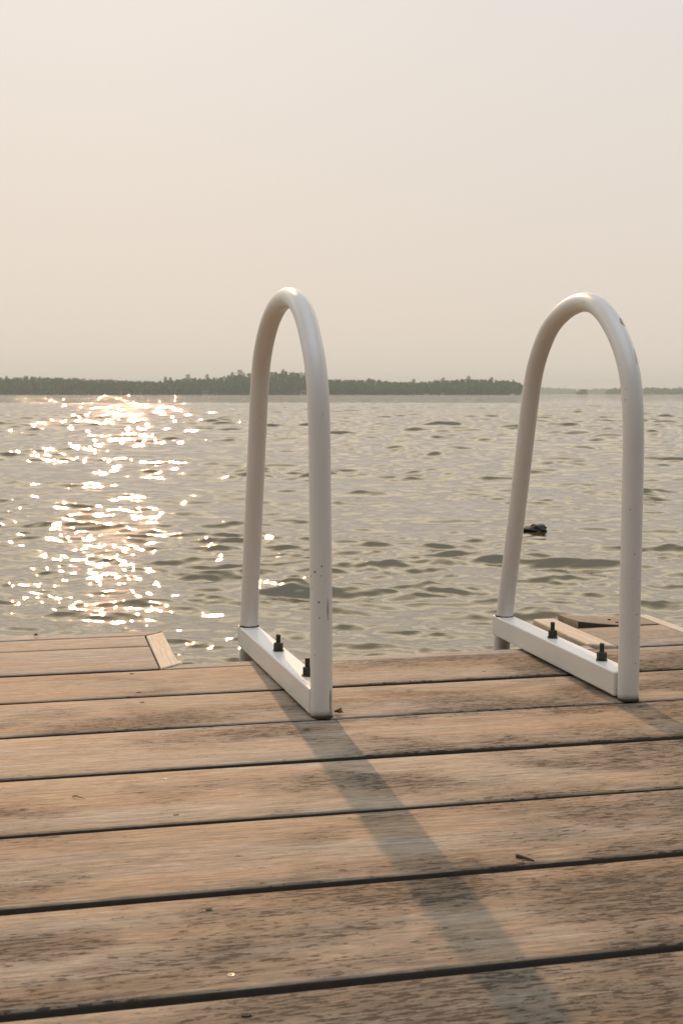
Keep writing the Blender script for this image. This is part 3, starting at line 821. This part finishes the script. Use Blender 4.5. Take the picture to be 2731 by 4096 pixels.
# ------------------------------------------------------------------ cottages and boats on the far shore
def cottage(u, dist, wdt, hgt, mat, label, rise=1.2):
    x, y = shore_xy(u, dist)
    e_ = empty('lakeside_cottage', (x, y, WATER + rise), R(8)); tag(e_, label, 'cottage')
    dp = wdt * 0.8
    V = [(sx * wdt / 2, sy * dp / 2, z) for z in (-rise - 0.6, hgt) for sy in (-1, 1) for sx in (-1, 1)] + [(-wdt / 2, 0, hgt * 1.55), (wdt / 2, 0, hgt * 1.55)]
    F = [(0, 1, 5, 4), (2, 6, 7, 3), (0, 4, 8, 6, 2), (1, 3, 7, 9, 5), (0, 2, 3, 1)]
    link('wall', V, F, mat, e_)
    o_ = 0.35
    V = []
    for dz in (0.03, 0.22):
        V += [(-wdt / 2 - o_, -dp / 2 - o_, hgt * 0.93 + dz), (wdt / 2 + o_, -dp / 2 - o_, hgt * 0.93 + dz), (-wdt / 2 - o_, 0, hgt * 1.57 + dz), (wdt / 2 + o_, 0, hgt * 1.57 + dz),
              (-wdt / 2 - o_, dp / 2 + o_, hgt * 0.93 + dz), (wdt / 2 + o_, dp / 2 + o_, hgt * 0.93 + dz)]
    F = [(6, 7, 9, 8), (8, 9, 11, 10), (0, 2, 3, 1), (2, 4, 5, 3), (0, 1, 7, 6), (4, 10, 11, 5), (0, 6, 8, 2), (2, 8, 10, 4), (1, 3, 9, 7), (3, 5, 11, 9)]
    link('roof', V, F, M['roofing'], e_)
    for k in (-0.28, 0.28):
        box('window', wdt * k - 0.5, wdt * k + 0.5, -dp / 2 - 0.05, -dp / 2 + 0.02, hgt * 0.38, hgt * 0.78, M['dark_glass'], e_)
    box('door', -0.45, 0.45, -dp / 2 - 0.06, -dp / 2 + 0.02, 0.1, hgt * 0.74, M['brown_wall'], e_)
    return e_
cottage(824, 1197, 5.0, 1.7, M['grey_wall'], 'pale grey lakeside cottage on the shore left of the left handrail', 0.9)
cottage(864, 1197, 2.6, 1.1, M['brown_wall'], 'small brown boathouse right of the pale grey cottage', 0.6)
cottage(1214, 1197, 4.8, 1.9, M['blue_wall'], 'pale blue lakeside cottage framed inside the left handrail', 0.9)
cottage(1770, 1197, 3.2, 1.0, M['blue_wall'], 'low bluish boathouse on the shore between the handrails', 0.5)

def hull(length, beam, depth, mat, parent):
    V, F = [], []
    n = 9; prof = [(0.0, -0.35), (0.55, -0.25), (0.9, 0.1), (1.0, 1.0), (0.82, 1.0), (0.78, 0.45), (0.0, 0.40)]
    for i in range(n + 1):
        u = i / n; w_ = beam / 2 * (1 - max(0, (u - 0.45) / 0.55) ** 2.4) + 0.03
        for sgn in (1, -1):
            for (py, pz) in prof: V.append(((u - 0.5) * length, sgn * py * w_, depth * (pz + 0.30 * u * u)))
    m = len(prof); st = 2 * m
    for i in range(n):
        for s_ in (0, 1):
            for j in range(m - 1):
                a = i * st + s_ * m + j; F.append((a, a + 1, a + st + 1, a + st))
    F.append(tuple(range(m)) + tuple(range(2 * m - 1, m - 1, -1)))
    o = link('hull', V, F, mat, parent)
    bm = bmesh.new(); bm.from_mesh(o.data); bmesh.ops.remove_doubles(bm, verts=bm.verts, dist=0.005); bmesh.ops.recalc_face_normals(bm, faces=bm.faces); bm.to_mesh(o.data); bm.free()
    return o
x, y = shore_xy(1705, 1120)
mb = empty('motorboat', (x, y, WATER + 0.12), R(155)); tag(mb, 'small white motorboat at the far shore between the two handrails', 'boat')
hull(4.6, 1.8, 0.75, M['white_hull'], mb)
V = [(0.3, -0.7, 0.75), (0.3, 0.7, 0.75), (0.0, -0.6, 1.25), (0.0, 0.6, 1.25), (0.27, -0.7, 0.75), (0.27, 0.7, 0.75), (-0.03, -0.6, 1.25), (-0.03, 0.6, 1.25)]
link('windshield', V, [(0, 1, 3, 2), (4, 6, 7, 5), (0, 2, 6, 4), (1, 5, 7, 3), (2, 3, 7, 6), (0, 4, 5, 1)], M['dark_glass'], mb)
box('outboard_motor', -2.55, -2.2, -0.2, 0.2, 0.1, 1.0, M['joist'], mb)
x, y = shore_xy(2047, 1150)
sb = empty('sailboat', (x, y, WATER + 0.12), R(30)); tag(sb, 'moored sailboat with bare mast just left of the right handrail', 'boat')
hull(4.2, 1.5, 0.7, M['white_hull'], sb)
V, F = tube([(0.3, 0, 0.3), (0.3, 0, 5.4)], [0.06, 0.03], 8); link('mast', V, F, M['mast'], sb)
V, F = tube([(0.25, 0, 1.1), (-0.8, 0, 1.15), (-1.8, 0, 1.1)], [0.13, 0.16, 0.07], 8); link('furled_sail', V, F, M['sail'], sb)

# ------------------------------------------------------------------ smoke haze over the lake
V = [(x, y, z) for z in (-4.0, 46.0) for y in (-300.0, 4400.0) for x in (-5500.0, 5500.0)]
hz = link('haze', V, [(0, 2, 3, 1), (4, 5, 7, 6), (0, 1, 5, 4), (2, 6, 7, 3), (0, 4, 6, 2), (1, 3, 7, 5)])
hm = bpy.data.materials.new('smoke_haze'); hm.use_nodes = True; hm.node_tree.nodes.clear()
ho = hm.node_tree.nodes.new('ShaderNodeOutputMaterial'); pv = hm.node_tree.nodes.new('ShaderNodeVolumePrincipled')
pv.inputs['Color'].default_value = (0.83, 0.94, 0.95, 1); pv.inputs['Density'].default_value = 0.00028; pv.inputs['Anisotropy'].default_value = 0.0
hm.node_tree.links.new(pv.outputs[0], ho.inputs['Volume']); hz.data.materials.append(hm)
tag(hz, 'thin warm smoke haze lying over the lake', 'haze', kind='stuff')

# ------------------------------------------------------------------ render settings
sc.render.engine = 'CYCLES'
sc.cycles.use_denoising = True; sc.cycles.denoiser = 'OPENIMAGEDENOISE'; sc.cycles.denoising_prefilter = 'ACCURATE'; sc.cycles.use_adaptive_sampling = False
sc.cycles.caustics_reflective = False; sc.cycles.caustics_refractive = False
sc.cycles.max_bounces = 6; sc.cycles.volume_bounces = 1
sc.cycles.sample_clamp_indirect = 8.0
vs = sc.view_settings
vs.view_transform = 'Standard'; vs.look = 'None'; vs.exposure = 0.0; vs.gamma = 1.0; vs.use_curve_mapping = False
